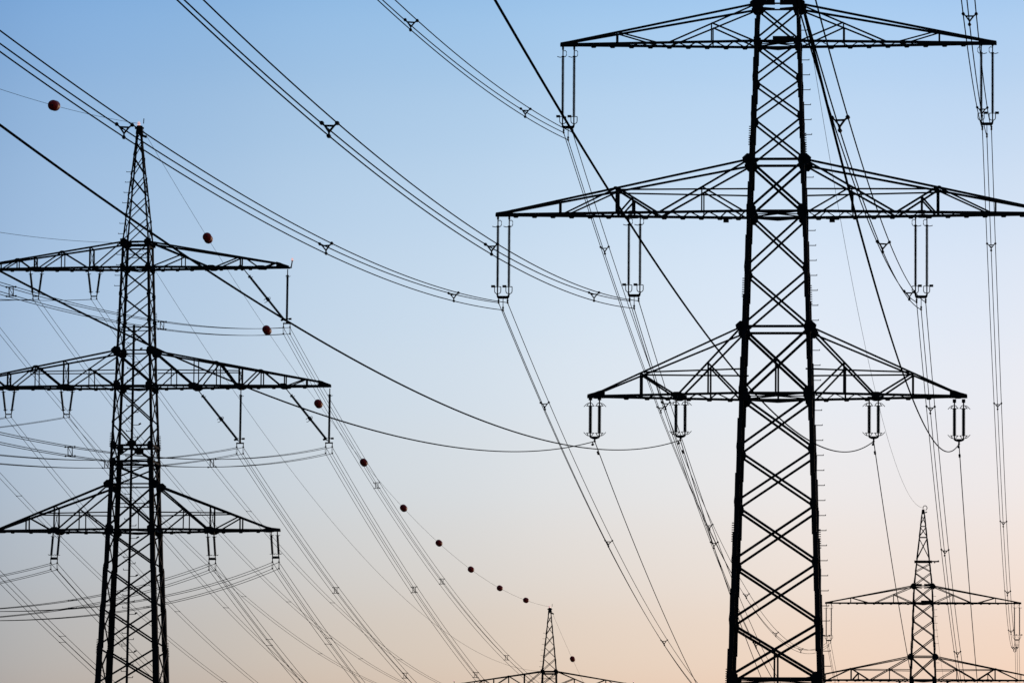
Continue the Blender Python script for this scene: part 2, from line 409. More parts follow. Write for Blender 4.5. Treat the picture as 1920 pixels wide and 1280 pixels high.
armsC = [
  armT(1, 10.20, [(.95, KT, 5.0, 'B', .09), (3.1, zn, 3.1, 'B', .075), (3.1, zn, 1.05, 'B', .09), (5.3, 'B', 6.95, 'T', .09), (7.0, 'T', 7.0, 'B', .10), (7.3, 'T', 8.2, 'B', .09), (8.55, 'B', 9.3, 'T', .08)],
       [(5.05, 'B', .38, .15), (8.35, 'B', .45, .13), (7.0, 'B', .16, .16)], [], zc=CT, zj=KT, cw=.15, tw=.12, cap=.6, tiprise=.24, step=1.0),
  armT(-1, 11.6, [(.95, KT, 2.95, 'B', .085), (3.1, 'T', 3.1, 'B', .12), (3.25, 'B', 5.0, 'T', .11), (5.05, 'T', 5.05, 'B', .075), (5.05, 'T', 6.65, 'B', .085), (6.9, 'T', 6.9, 'B', .11), (7.15, 'B', 8.0, 'T', .11), (8.1, 'T', 8.1, 'B', .075), (8.15, 'T', 9.15, 'B', .08), (9.3, 'T', 9.3, 'B', .08), (9.4, 'B', 10.5, 'T', .08)],
       [(2.75, 'B', .42, .12), (6.85, 'B', .5, .13), (8.05, 'T', .22, .10), (10.9, 'B', .4, .12), (5.0, 'T', .2, .1)], [3.1, 6.9], zc=CT, zj=KT, cw=.15, tw=.12, cap=.5, tiprise=.15, step=1.0),
  armT(1, 13.1, [(1.2, KM, 4.0, 'B', .13), (2.55, yc(694), 2.55, 'B', .07), (2.55, yc(694), 1.3, 'B', .08), (4.05, 'T', 4.05, 'B', .075), (4.2, 'B', 5.45, 'T', .09), (5.55, 'T', 5.55, 'B', .075), (5.7, 'T', 6.85, 'B', .12), (7.05, 'T', 7.05, 'B', .13), (7.25, 'B', 8.3, 'T', .09), (8.5, 'T', 8.5, 'B', .085),
                (8.6, 'T', 9.8, 'B', .11), (10.05, 'T', 10.05, 'B', .09), (10.2, 'B', 11.4, 'T', .08), (11.5, 'T', 11.5, 'B', .08), (1.25, yc(697), 7.05, yc(698), .07)],
       [(4.0, 'B', .38, .22), (7.0, 'B', .36, .18), (9.95, 'B', .36, .18), (5.5, 'T', .2, .1), (8.45, 'T', .22, .1)], [7.05], zc=CM, zj=KM, cw=.15, tw=.12, cap=.6, tiprise=.26, step=1.05),
  armT(-1, 13.5, [(1.2, KM, 4.65, 'B', .085), (3.0, yc(693), 3.0, 'B', .07), (3.0, yc(693), 1.3, 'B', .12), (4.75, 'T', 4.75, 'B', .11), (4.95, 'B', 6.6, 'T', .12), (6.7, 'T', 6.7, 'B', .075), (6.75, 'T', 8.4, 'B', .085), (8.6, 'T', 8.6, 'B', .11), (8.75, 'B', 9.7, 'T', .11), (9.8, 'T', 9.8, 'B', .08), (9.9, 'T', 11.4, 'B', .09), (1.25, yc(697), 7.3, yc(698), .07)],
       [(4.65, 'B', .5, .16), (8.5, 'B', .5, .16), (6.65, 'T', .24, .11), (12.6, 'B', .4, .13)], [4.75, 8.6], zc=CM, zj=KM, cw=.15, tw=.12, cap=.5, tiprise=.15, step=1.05),
]
for s in (1, -1):
    armsC.append(armT(s, 9.8, [(1.45, KL, 5.05, 'B', .11), (3.5, yc(956), 3.5, 'B', .08), (3.5, yc(956), 1.7, 'B', .10), (5.25, 'T', 5.25, 'B', .11), (5.5, 'B', 7.1, 'T', .09), (7.2, 'T', 7.2, 'B', .10), (1.5, yc(963), 6.6, yc(963), .08)],
       [(5.2, 'B', .40, .22), (9.0, 'B', .5, .12), (1.6, KL - .05, .22, .2)], [5.25], zc=CL, zj=KL, cw=.15, tw=.15, cap=.7, tiprise=.12, step=1.2))
panC = [(a, b, w * .8, k) for a, b, w, k in panC]
specC = dict(width=wC, joints=jointsC, leg=lambda z: .10 if z > 58 else (.165 if z > 44 else lerp(.44, .30, min(1, max(0, (z - 26) / 14)))), lap=lambda z: .02 if z > 40 else .06,
    bolted=[yc(585), yc(815), yc(1200)], panels=panC, chords=[CT, CM, CL], arms=armsC,
    gussets=[(KT, .26, .24, .06), (KM, .34, .28, .02), (KL, .34, .28, .03), (CT, .2, .24, 0), (CM, .26, .34, 0), (CL, .30, .34, 0), (yc(838), .2, .3, -.05), (yc(868), .22, .26, -.05), (yc(1065), .15, .2, -.05), (yc(1139), .15, .2, -.05), (yc(1213), .15, .2, -.05), (yc(554), .12, .16, -.03), (yc(603), .12, .16, -.03)],
    stepleg={(-1, -1): [(63.2, 55.1, .70)]})
pylonC, cornC, WC = make_pylon(specC)
bm = bmesh.new()      # climbing pole up the front face
z0, z1 = 2.5, yc(613)
pole = lambda z: Vector((0.02, -WC(z) / 2 - .10, z))
pts = [pole(lerp(z1, z0, i / 30)) for i in range(31)]
for p, q in zip(pts, pts[1:]): box(bm, p, q, .15, .10)
z = z1 - .4; k = 0
lad = obj('climbing_pole', bm, STEEL, pylonC)
pegs = {}
for sgn in (-1, 1):
    for big in (False, True):
        bm = bmesh.new(); ln = .5 if big else .40
        box(bm, (0, 0, 0), (sgn * ln, 0, 0), .04); box(bm, (sgn * (ln - .03), 0, .02), (sgn * (ln + .01), 0, .10), .04)
        if big: box(bm, (sgn * (ln - .06), 0, .04), (sgn * (ln + .10), 0, .10), .09)
        pegs[sgn, big] = mesh('foot_peg', bm, STEEL)
while z > 16.0:
    inst('foot_peg', pegs[1 if k % 2 else -1, k % 6 == 3], lad, pole(z)); z -= .42; k += 1
for z, x in ((yc(835), -.05), (yc(842), .0)):
    for sl in (-1, 1):
        if (sl < 0) == (z > yc(838)):
            bm = bmesh.new(); plate(bm, (0, sl * (WC(z) / 2 + .02), z), octo(.34, .26), (0, 1, 0), .03); obj('gusset_plate', bm, PLATE, pylonC)
bm = bmesh.new(); hull(bm, [(x, y, 65.8) for x, y in ((-.22, -.2), (.24, -.2), (.24, .2), (-.22, .2))], [(x, y, 66.35) for x, y in ((-.16, -.15), (.2, -.15), (.2, .15), (-.16, .15))])
box(bm, (.2, 0, 65.7), (.5, 0, 65.6), .16); box(bm, (.28, 0, 66.5), (.30, 0, 66.85), .05); box(bm, (-.3, 0, 66.2), (.3, 0, 66.2), .12)
obj('peak_cap', bm, STEEL, pylonC)
def beacon(parent, x, y, z, r, h):
    bm = bmesh.new()
    prof = [(r * .95, 0), (r * .95, .10 * h), (r * .8, .12 * h)]
    tube(bm, [(x, y, z + p[1]) for p in prof], [p[0] for p in prof], 10); b = obj('beacon', bm, FITTING, parent)
    bm = bmesh.new()
    pr = [(r * .85, .12), (r, .25), (r, .6), (r * .8, .82), (r * .35, .98), (.01, 1.0)]
    tube(bm, [(x, y, z + p[1] * h) for p in pr], [p[0] for p in pr], 12); obj('lens', bm, LENS, b, True)
    return b
beacon(pylonC, -.04, 0, 66.35, .10, .30)
for s, tip in ((1, 10.35), (-1, 11.75)):
    bm = bmesh.new(); box(bm, (s * (tip - .15), 0, CT - .05), (s * (tip + .05), 0, CT + .02), .1); box(bm, (s * tip, 0, CT - .05), (s * (tip + .08), 0, CT + .42), .07)
    m_ = obj('beacon_mast', bm, STEEL, pylonC)
    beacon(pylonC, s * (tip + .08), 0, CT + .42, .075, .22)

# ------------------------------------------------------------------ place the four pylons
YA, YC, YD = 0.0736, 0.12159, 0.06011
PA, PB, PC, PD = Vector((12.85, 341.85, 0)), Vector((44.756, 767.365, 2.777)), Vector((-25.011, 470.0, 0)), Vector((4.925, 878.306, -3.714))
pylonB = copy_tree(pylonA); pylonD = copy_tree(pylonC)
for o, p, y, lab in ((pylonA, PA, YA, "huge dark lattice pylon in the right foreground with three crossarms, cut off at its tip"),
                     (pylonB, PB, YA, "small distant lattice pylon at lower right with a platform below its hooked tip"),
                     (pylonC, PC, YC, "tall lattice pylon on the left with a pink beacon on its pointed tip"),
                     (pylonD, PD, YD, "farthest pylon, only its beacon tip and top crossarm showing at bottom centre")):
    o.location = p; o.rotation_euler = (0, 0, -y); tag(o, lab, 'pylon', 'lattice pylons')
def frame(P, y):
    a = Vector((math.cos(y), -math.sin(y), 0))
    return lambda x, z, l=0.0: P + a * x + Vector((math.sin(y), math.cos(y), 0)) * l + Vector((0, 0, z))
FA, FB, FC, FD = frame(PA, YA), frame(PB, YA), frame(PC, YC), frame(PD, YD)

# ------------------------------------------------------------------ insulators
def rod_bm(p, q, core, shed, pitch, seg=8):
    """long-rod insulator with sheds"""
    p = Vector(p); q = Vector(q); n = max(4, int((q - p).length / pitch)); bm = bmesh.new(); pts = []; rad = []
    for i in range(n):
        for f, r in ((0.0, core), (.30, core), (.42, shed), (.62, shed * .96), (.74, core)):
            pts.append(p.lerp(q, (i + f) / n)); rad.append(r)
    pts.append(q); rad.append(core)
    tube(bm, [p.lerp(q, -.012), p] + pts[1:], [core * 1.6, core * 1.6] + rad[1:], seg)
    return bm
def clamp_bm(z, r=.05, h=.3):
    bm = bmesh.new()
    box(bm, (0, 0, z + h), (0, 0, z + .05), .035)
    tube(bm, [(0, 0, z + .18), (0, 0, z + .12), (0, 0, z + .05)], [.02, r, r * .6], 6)
    tube(bm, [(0, -.22, z - .02), (0, -.1, z), (0, .1, z), (0, .22, z - .02)], [.03, r * .95, r * .95, .03], 6)
    return bm
def arc(c, r, a0, a1, n=8, ry=None):
    return [Vector((c[0] + r * math.cos(math.radians(lerp(a0, a1, i / n))), c[1], c[2] + (ry or r) * math.sin(math.radians(lerp(a0, a1, i / n))))) for i in range(n + 1)]

def set_long(side):
    """twin long ribbed rods for a three-wire bundle; origin at the crossarm, wires 4.2 m below"""
    E_ = empty('insulator_set'); s = side
    for x in (-.275, .275):
        r = obj('insulator_rod', rod_bm((x, 0, -.50), (x, 0, -3.42), .045, .082, .056), GLAZE, E_, False)
        bm = bmesh.new()
        box(bm, (x, 0, .05), (x, 0, -.51), .055); obj('hanger', bm, FITTING, r)
        bm = bmesh.new(); box(bm, (x, 0, -.02), (x, 0, -.16), .10, .05); obj('shackle', bm, FITTING, r)
        bm = bmesh.new(); box(bm, (x, 0, -3.42), (x, 0, -3.86), .06); obj('lower_link', bm, FITTING, r)
        bm = bmesh.new()
        tube(bm, [(x, 0, -.22), (x - s * .12, 0, -.20), (x - s * .17, 0, -.26), (x - s * .17, 0, -.42), (x - s * .12, 0, -.50), (x, 0, -.51), (x + s * .14, 0, -.53), (x + s * .28, 0, -.49)], .02, 5)
        obj('arcing_horn', bm, FITTING, r)
        bm = bmesh.new()
        box(bm, (x - s * .16, 0, -3.45), (x + s * .27, 0, -3.45), .035); box(bm, (x + s * .12, 0, -3.43), (x + s * .31, 0, -3.43), .11, .10)
        tube(bm, [(x - s * .16, 0, -3.45), (x - s * .16, 0, -3.68)] + [(x - s * .16 + s * .15 * (1 - math.cos(t)), 0, -3.68 - .12 * math.sin(t)) for t in (.5, 1.0, 1.57, 2.1, 2.6)] + [(x + s * .14, 0, -3.68), (x + s * .14, 0, -3.45)], .022, 5)
        obj('grading_ring', bm, FITTING, r)
    bm = bmesh.new(); plate(bm, (0, 0, -3.93), [(-.33, .13), (-.26, .10), (-.2, .03), (.2, .03), (.26, .10), (.33, .13), (.30, -.04), (.25, -.11), (-.25, -.11), (-.30, -.04)], (0, 1, 0), .05)
    obj('yoke_plate', bm, PLATE, E_)
    for x, z, h in ((-.22, -4.23, .22), (.22, -4.23, .22), (0, -4.59, .56)):
        o = inst('suspension_clamp', mesh('suspension_clamp', clamp_bm(z, .055, h), FITTING), E_, (x, 0, 0))
    return E_
def set_short(side):
    """twin short thick rods for a single wire; wire 2.12 m below the crossarm"""
    E_ = empty('insulator_set'); s = side
    for x in (-.22, .22):
        r = obj('insulator_rod', rod_bm((x, 0, -.42), (x, 0, -1.70), .066, .10, .05), GLAZE, E_)
        bm = bmesh.new(); box(bm, (x, 0, .05), (x, 0, -.12), .17, .12); obj('shackle', bm, FITTING, r)
        bm = bmesh.new(); box(bm, (x, 0, -.1), (x, 0, -.43), .065); obj('hanger', bm, FITTING, r)
        bm = bmesh.new(); box(bm, (x, 0, -1.7), (x, 0, -1.93), .065); obj('lower_link', bm, FITTING, r)
        for z, d in ((-.40, 1), (-1.72, -1)):
            bm = bmesh.new()
            o = 1 if x > 0 else -1
            tube(bm, [(x - .16, 0, z - d * .0), (x - .1, 0, z + d * .12), (x, 0, z + d * .16), (x + .08, 0, z + d * .12), (x + .16, 0, z)], .02, 5)
            tube(bm, [(x + o * .1, 0, z + d * .14), (x + o * .2, 0, z + d * .08), (x + o * .32, 0, z - d * .04)], .017, 5)
            box(bm, (x - .2, 0, z), (x + .2, 0, z), .03)
            obj('arcing_horn', bm, FITTING, r)
    bm = bmesh.new(); plate(bm, (0, 0, -1.93), [(-.26, .05), (.26, .05), (.22, -.03), (.1, -.08), (-.1, -.08), (-.22, -.03)], (0, 1, 0), .06); obj('yoke_plate', bm, PLATE, E_)
    obj('suspension_clamp', clamp_bm(-2.12, .06, .16), FITTING, E_)
    return E_
def quad_frame(E_, z, half=.22, dv=.43):
    """yoke and hanging loops that carry four wires; upper wires at z"""
    bm = bmesh.new()
    box(bm, (-half - .04, 0, z + .28), (half + .04, 0, z + .28), .09, .05)
    for s in (-1, 1): box(bm, (s * half, 0, z + .3), (s * half, 0, z + .02), .05)
    obj('yoke_plate', bm, PLATE, E_)
    for s in (-1, 1):
        bm = bmesh.new()
        for d in (-.035, .035): box(bm, (s * half + d, 0, z + .02), (s * half + d * .9, 0, z - dv), .022)
        obj('hanging_link', bm, FITTING, E_)
        for zz in (z, z - dv):
            bm = bmesh.new(); tube(bm, [(s * half, -.2, zz), (s * half, -.08, zz + .02), (s * half, .08, zz + .02), (s * half, .2, zz)], [.025, .055, .055, .025], 6); obj('suspension_clamp', bm, FITTING, E_)
def set_braced():
    """one upright and one slanting string meeting over a four-wire clamp; origin at upper wire level"""
    E_ = empty('insulator_set')
    for p0, p1, two in (((.02, 0, 3.80), (.0, 0, .42), False), ((-2.82, 0, 3.78), (-.10, 0, .42), True)):
        p0 = Vector(p0); p1 = Vector(p1)
        r = obj('insulator_rod', rod_bm(p0.lerp(p1, .10), p0.lerp(p1, .96), .068, .092, .05, 7), GLAZE, E_)
        bm = bmesh.new(); box(bm, p0 + (p0 - p1) * .03, p0.lerp(p1, .10), .06); obj('hanger', bm, FITTING, r)
        bm = bmesh.new(); box(bm, p0.lerp(p1, .95), p1, .07); obj('lower_link', bm, FITTING, r)
        if two:
            bm = bmesh.new(); tube(bm, [p0.lerp(p1, .52), p0.lerp(p1, .54), p0.lerp(p1, .58), p0.lerp(p1, .6)], [.06, .12, .12, .06], 7); obj('coupling', bm, FITTING, r)
        bm = bmesh.new(); c = p0.lerp(p1, .11)
        tube(bm, [c + Vector((-.02, 0, .1)), c + Vector((-.12, 0, .02)), c + Vector((-.1, 0, -.1)), c, c + Vector((.14, 0, -.03)), c + Vector((.2, 0, .02))], .018, 5)
        if two:
            c = p0.lerp(p1, .55)
            tube(bm, [c, c + Vector((-.16, 0, 0)), c + Vector((-.24, 0, -.1))], .02, 5); tube(bm, [c + Vector((.1, 0, .12)), c + Vector((.18, 0, .1)), c + Vector((.2, 0, -.02))], .02, 5)
            tube(bm, [c + Vector((0, 0, -.15)), c + Vector((-.1, 0, -.24)), c + Vector((-.2, 0, -.25))], .02, 5)
        obj('arcing_horn', bm, FITTING, r)
        bm = bmesh.new(); q = p1 + Vector((0, 0, .1))
        if two: tube(bm, [q + Vector((0, 0, .08)), q + Vector((-.2, 0, .03)), q + Vector((-.26, 0, -.06)), q + Vector((-.05, 0, -.02))], .03, 5); box(bm, q + Vector((-.3, 0, -.05)), q + Vector((-.17, 0, .05)), .11)
        else: box(bm, q + Vector((-.05, 0, .05)), q + Vector((.3, 0, .06)), .06); box(bm, q + Vector((.14, 0, .05)), q + Vector((.31, 0, .06)), .12)
        obj('grading_ring', bm, FITTING, r)
    bm = bmesh.new(); box(bm, (0, 0, .55), (0, 0, .25), .12); obj('tower_clevis', bm, FITTING, E_)
    quad_frame(E_, 0.0)
    return E_
def set_vee():
    """narrow V of two rods for a pair of wires; origin at wire level"""
    E_ = empty('insulator_set')
    for s in (-1, 1):
        p0 = Vector((s * .40, 0, 1.86)); p1 = Vector((s * .20, 0, .26))
        r = obj('insulator_rod', rod_bm(p0.lerp(p1, .10), p0.lerp(p1, .90), .066, .09, .05, 7), GLAZE, E_)
        bm = bmesh.new(); box(bm, p0 + (p0 - p1) * .08, p0.lerp(p1, .11), .07); obj('hanger', bm, FITTING, r)
        bm = bmesh.new(); box(bm, p0.lerp(p1, .9), p1, .06); obj('lower_link', bm, FITTING, r)
        bm = bmesh.new()
        for f in (.12, .87):
            c = p0.lerp(p1, f); tube(bm, [c + Vector((-.13, 0, .03)), c, c + Vector((.13, 0, .02)), c + Vector((.16, 0, .07))], .018, 5)
        obj('arcing_horn', bm, FITTING, r)
        bm = bmesh.new(); box(bm, (s * .19, 0, .28), (s * .19, 0, .0), .05); tube(bm, [(s * .19, -.2, 0), (s * .19, -.06, .02), (s * .19, .06, .02), (s * .19, .2, 0)], [.02, .05, .05, .02], 6); obj('suspension_clamp', bm, FITTING, E_)
    bm = bmesh.new(); box(bm, (-.22, 0, .20), (.22, 0, .20), .08, .05); obj('yoke_plate', bm, PLATE, E_)
    return E_
def set_twin(side):
    """two upright rods leaning outwards over a four-wire clamp; origin at upper wire level"""
    E_ = empty('insulator_set')
    for x in (-.21, .21):
        p0 = Vector((x - side * .13, 0, 2.0)); p1 = Vector((x, 0, .30))
        r = obj('insulator_rod', rod_bm(p0.lerp(p1, .13), p0.lerp(p1, .86), .07, .095, .05, 7), GLAZE, E_)
        bm = bmesh.new(); box(bm, p0 + Vector((0, 0, .2)), p0.lerp(p1, .14), .07); obj('hanger', bm, FITTING, r)
        bm = bmesh.new(); box(bm, p0.lerp(p1, .85), p1, .06); obj('lower_link', bm, FITTING, r)
        bm = bmesh.new()
        c = p0.lerp(p1, .15); tube(bm, [c + Vector((-.14, 0, .05)), c + Vector((0, 0, -.02)), c + Vector((.18, 0, .05))], .018, 5)
        c = p0.lerp(p1, .86); box(bm, c + Vector((-.18, 0, .0)), c + Vector((.18, 0, .0)), .03); tube(bm, [c + Vector((side * .1, 0, 0)), c + Vector((side * .22, 0, .05))], .018, 5)
        obj('arcing_horn', bm, FITTING, r)
    bm = bmesh.new(); plate(bm, (0, 0, .34), [(-.26, .0), (-.18, .06), (.18, .06), (.26, .0), (.18, -.06), (-.18, -.06)], (0, 1, 0), .05); obj('yoke_plate', bm, PLATE, E_)
    quad_frame(E_, 0.0)
    return E_

# name, along the arm, wire height, slope and curve of the near span, sag of the far span
LINE_A = {'MLO': (-13.335, 40.322, .10339, .000175, 8.411), 'MLI': (-6.950, 40.400, .10709, .000175, 8.664), 'UL': (-10.215, 48.651, .10599, .000175, 8.730),
          'MRI': (6.969, 40.324, .10539, .000175, 9.230), 'UR': (10.147, 48.756, .11885, .000175, 8.574),
          'LO': (-8.828, 33.561, .11046, .000174, 8.667), 'LI': (-4.671, 33.622, .11022, .000173, 8.541), 'RI': (4.684, 33.568, .11073, .000174, 8.275), 'RO': (8.800, 33.437, .10799, .000174, 8.826)}
NEAR_T = {'MLO': [29.7, 87.2, 144.9], 'MLI': [31.9, 91.8, 150.7], 'UL': [29.4, 88.2], 'MRI': [34.9, 91.4, 149.9], 'UR': [37.4, 105.2]}
WHERE_A = {'UL': "left end of the {} top crossarm", 'UR': "right end of the {} top crossarm", 'MLO': "left end of the {} middle crossarm", 'MLI': "middle of the left half of the {} middle crossarm",
           'MRI': "right half of the {} middle crossarm", 'LO': "left end of the {} bottom crossarm", 'LI': "inner left part of the {} bottom crossarm", 'RI': "inner right part of the {} bottom crossarm", 'RO': "right end of the {} bottom crossarm"}
protos = {}
def place(key, maker, loc, rz, label, group):
    if key not in protos:
        o = protos[key] = maker()
    else: o = copy_tree(protos[key])
    o.location = loc; o.rotation_euler = (0, 0, rz)
    return tag(o, label, 'insulator', group)
GI1, GI2 = 'twin insulator strings on the huge pylon', 'twin insulator strings on the small distant pylon'
for n in ('UL', 'UR', 'MLO', 'MLI', 'MRI'):
    x, z = LINE_A[n][:2]; s = 1 if x > 0 else -1
    place(('long', s), lambda: set_long(s), FA(x, z + 4.23), -YA, "two long ribbed insulators under the " + WHERE_A[n].format("huge"), GI1)
for n in ('LO', 'LI', 'RI', 'RO'):
    x, z = LINE_A[n][:2]; s = 1 if x > 0 else -1
    place(('short', s), lambda: set_short(s), FA(x, z + 2.12), -YA, "two thick insulators under the " + WHERE_A[n].format("huge"), GI1)
for n in ('UL', 'UR'):
    x, z = LINE_A[n][:2]; s = 1 if x > 0 else -1
    place(('long', s), None, FB(x, z + 4.23), -YA, "two thin insulators under the " + WHERE_A[n].format("small distant"), GI2)

LINE_C = {'T': ('q', 10.107, 52.743, .11572, .000146, 7.344), 'MI': ('q', 7.050, 44.766, .11294, .000146, 7.263), 'MO': ('q', 13.021, 44.763, .11248, .000146, 7.185),
          'LI': ('p', 5.276, 37.045, .11614, .000173, 7.398), 'LO': ('p', 9.533, 37.128, .11668, .000173, 7.377), 'LLI': ('p', -5.380, 37.092, .11068, .000173, 7.182), 'LLO': ('p', -9.681, 37.058, .11450, .000173, 6.707),
          'LT1': ('v', -2.931, 54.720, .11976, .000132, 7.512), 'LT2': ('v', -6.871, 54.746, .12047, .000132, 7.453), 'LT3': ('v', -10.927, 54.701, .12047, .000132, 6.907),
          'LM1': ('v', -4.678, 46.827, .11979, .000132, 7.250), 'LM2': ('v', -8.607, 46.845, .12187, .000132, 7.704), 'LM3': ('v', -12.688, 46.792, .12047, .000132, 6.610)}
WHERE_C = {'T': "right end of the left pylon's top crossarm", 'MI': "middle of the left pylon's middle right crossarm", 'MO': "right end of the left pylon's middle crossarm",
           'LI': "inner right part of the left pylon's bottom crossarm", 'LO': "right end of the left pylon's bottom crossarm", 'LLI': "inner left part of the left pylon's bottom crossarm", 'LLO': "left tip of the left pylon's bottom crossarm",
           'LT1': "left pylon's top crossarm, next to its body", 'LT2': "left pylon's top crossarm, farther from its body", 'LT3': "off-frame left end of the left pylon's top crossarm",
           'LM1': "left pylon's middle crossarm, next to its body", 'LM2': "left pylon's middle crossarm, at the photo's left edge", 'LM3': "off-frame left end of the left pylon's middle crossarm"}
for n in LINE_C:
    if n in ('LT3', 'LM3', 'LLO'): continue      # hang outside the frame
    g, x, z = LINE_C[n][:3]; s = 1 if x > 0 else -1
    if g == 'q': place('braced', set_braced, FC(x, z), -YC, "upright and slanting insulator meeting under " + {'T': "the right end of the left pylon's top arm", 'MI': "the left pylon's middle arm, nearer its body", 'MO': "the right end of the left pylon's middle arm"}[n], 'braced insulator strings on the left pylon')
    elif g == 'p': place(('twin', s), lambda: set_twin(s), FC(x, z), -YC, "two upright insulators below the " + WHERE_C[n], 'twin insulator strings on the left pylon')
    else: place('vee', set_vee, FC(x, z), -YC, "narrow V of insulators below the " + WHERE_C[n], 'V shaped insulator pairs on the left pylon')

# ------------------------------------------------------------------ conductors
def dvec(az): return Vector((math.sin(az), math.cos(az), 0))
def near_curve(p0, az, k1, k2, length, n=90):
    d = dvec(az)
    return lambda s: p0 - d * s + Vector((0, 0, -k1 * s + k2 * s * s))
def far_curve(p0, p1, sag):
    return lambda u: p0.lerp(p1, u) - Vector((0, 0, 4 * sag * u * (1 - u)))
def wire_bm(fn, a, b, n, r):
    bm = bmesh.new(); tube(bm, [fn(lerp(a, b, i / n)) for i in range(n + 1)], r, 6); return bm
def tri_spacer_bm():
    """three arm spacer seen along the wires"""
    bm = bmesh.new()
    c = [(-.22, .12), (.22, .12), (0, -.24)]
    inn = [(-.13, .045), (.13, .045), (0, -.13)]
    for i in range(3):
        a, b = inn[i], inn[(i + 1) % 3]
        box(bm, (a[0], 0, a[1]), (b[0], 0, b[1]), .05, .05)
        box(bm, (inn[i][0], 0, inn[i][1]), (c[i][0], 0, c[i][1]), .045, .05)
        tube(bm, [(c[i][0], -.10, c[i][1]), (c[i][0], -.05, c[i][1]), (c[i][0], .05, c[i][1]), (c[i][0], .10, c[i][1])], [.035, .06, .06, .035], 6)
    return bm
def quad_spacer_bm():
    bm = bmesh.new(); h, v = .22, .215
    for s in (-1, 1):
        box(bm, (s * .10, 0, v), (s * .10, 0, -v), .04, .04)
        box(bm, (-h, 0, s * v), (h, 0, s * v), .04, .04)
        for t in (-1, 1):
            tube(bm, [(s * h, -.09, t * v), (s * h, -.03, t * v), (s * h, .03, t * v), (s * h, .09, t * v)], [.03, .05, .05, .03], 6)
    box(bm, (-.10, 0, v), (.10, 0, -v), .025, .025)
    return bm
def pair_spacer_bm():
    bm = bmesh.new(); box(bm, (-.19, 0, 0), (.19, 0, 0), .03)
    for s in (-1, 1): tube(bm, [(s * .19, -.07, 0), (s * .19, 0, 0), (s * .19, .07, 0)], [.025, .042, .025], 6)
    return bm
def two_spacer_bm():
    """loose link spacers of the lower four-wire bundles: an upright each side and cross ties"""
    bm = bmesh.new(); h, v = .22, .215
    for s in (-1, 1):
        box(bm, (-h, 0, s * v), (h, 0, s * v), .03, .03)
        for t in (-1, 1): tube(bm, [(s * h, -.07, t * v), (s * h, 0, t * v), (s * h, .07, t * v)], [.025, .042, .025], 6)
    return bm
SP = {'tri': mesh('spacer', tri_spacer_bm(), FITTING), 'quad': mesh('spacer', quad_spacer_bm(), FITTING), 'pair': mesh('spacer', pair_spacer_bm(), FITTING), 'two': mesh('spacer', two_spacer_bm(), FITTING)}
KIND = {'tri': [(-.22, 0), (.22, 0), (0, -.36)], 'quad': [(-.22, 0), (.22, 0), (-.22, -.43), (.22, -.43)], 'pair': [(-.19, 0), (.19, 0)], 'single': [(0, 0)]}
CENTRE = {'tri': -.12, 'quad': -.215, 'pair': 0.0}
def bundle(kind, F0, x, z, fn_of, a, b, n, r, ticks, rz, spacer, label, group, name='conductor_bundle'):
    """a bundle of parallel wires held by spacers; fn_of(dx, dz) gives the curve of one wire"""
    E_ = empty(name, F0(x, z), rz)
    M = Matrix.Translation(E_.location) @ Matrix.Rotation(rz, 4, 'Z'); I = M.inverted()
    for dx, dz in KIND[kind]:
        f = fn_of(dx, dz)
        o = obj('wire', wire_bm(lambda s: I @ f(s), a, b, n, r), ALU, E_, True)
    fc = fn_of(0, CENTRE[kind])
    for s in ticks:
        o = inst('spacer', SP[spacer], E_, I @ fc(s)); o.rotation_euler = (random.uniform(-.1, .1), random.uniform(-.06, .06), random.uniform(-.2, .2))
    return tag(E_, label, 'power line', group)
PAZ = .07274
N_T = [34, 101, 168, 235, 300, 362]; F_T = [.069, .2, .35, .495, .64, .79, .92]
SHORT_A = {'UL': "left end of the huge pylon's top arm", 'UR': "right end of the huge pylon's top arm", 'MLO': "left end of the huge pylon's middle arm",
           'MLI': "huge pylon's middle arm, left of its body", 'MRI': "huge pylon's middle arm, right of its body", 'LO': "left end of the huge pylon's bottom arm",
           'LI': "huge pylon's bottom arm, left of its body", 'RI': "huge pylon's bottom arm, right of its body", 'RO': "right end of the huge pylon's bottom arm"}
RT, RS, RQ, RV, RE = .020, .0225, .0175, .0155, .0125
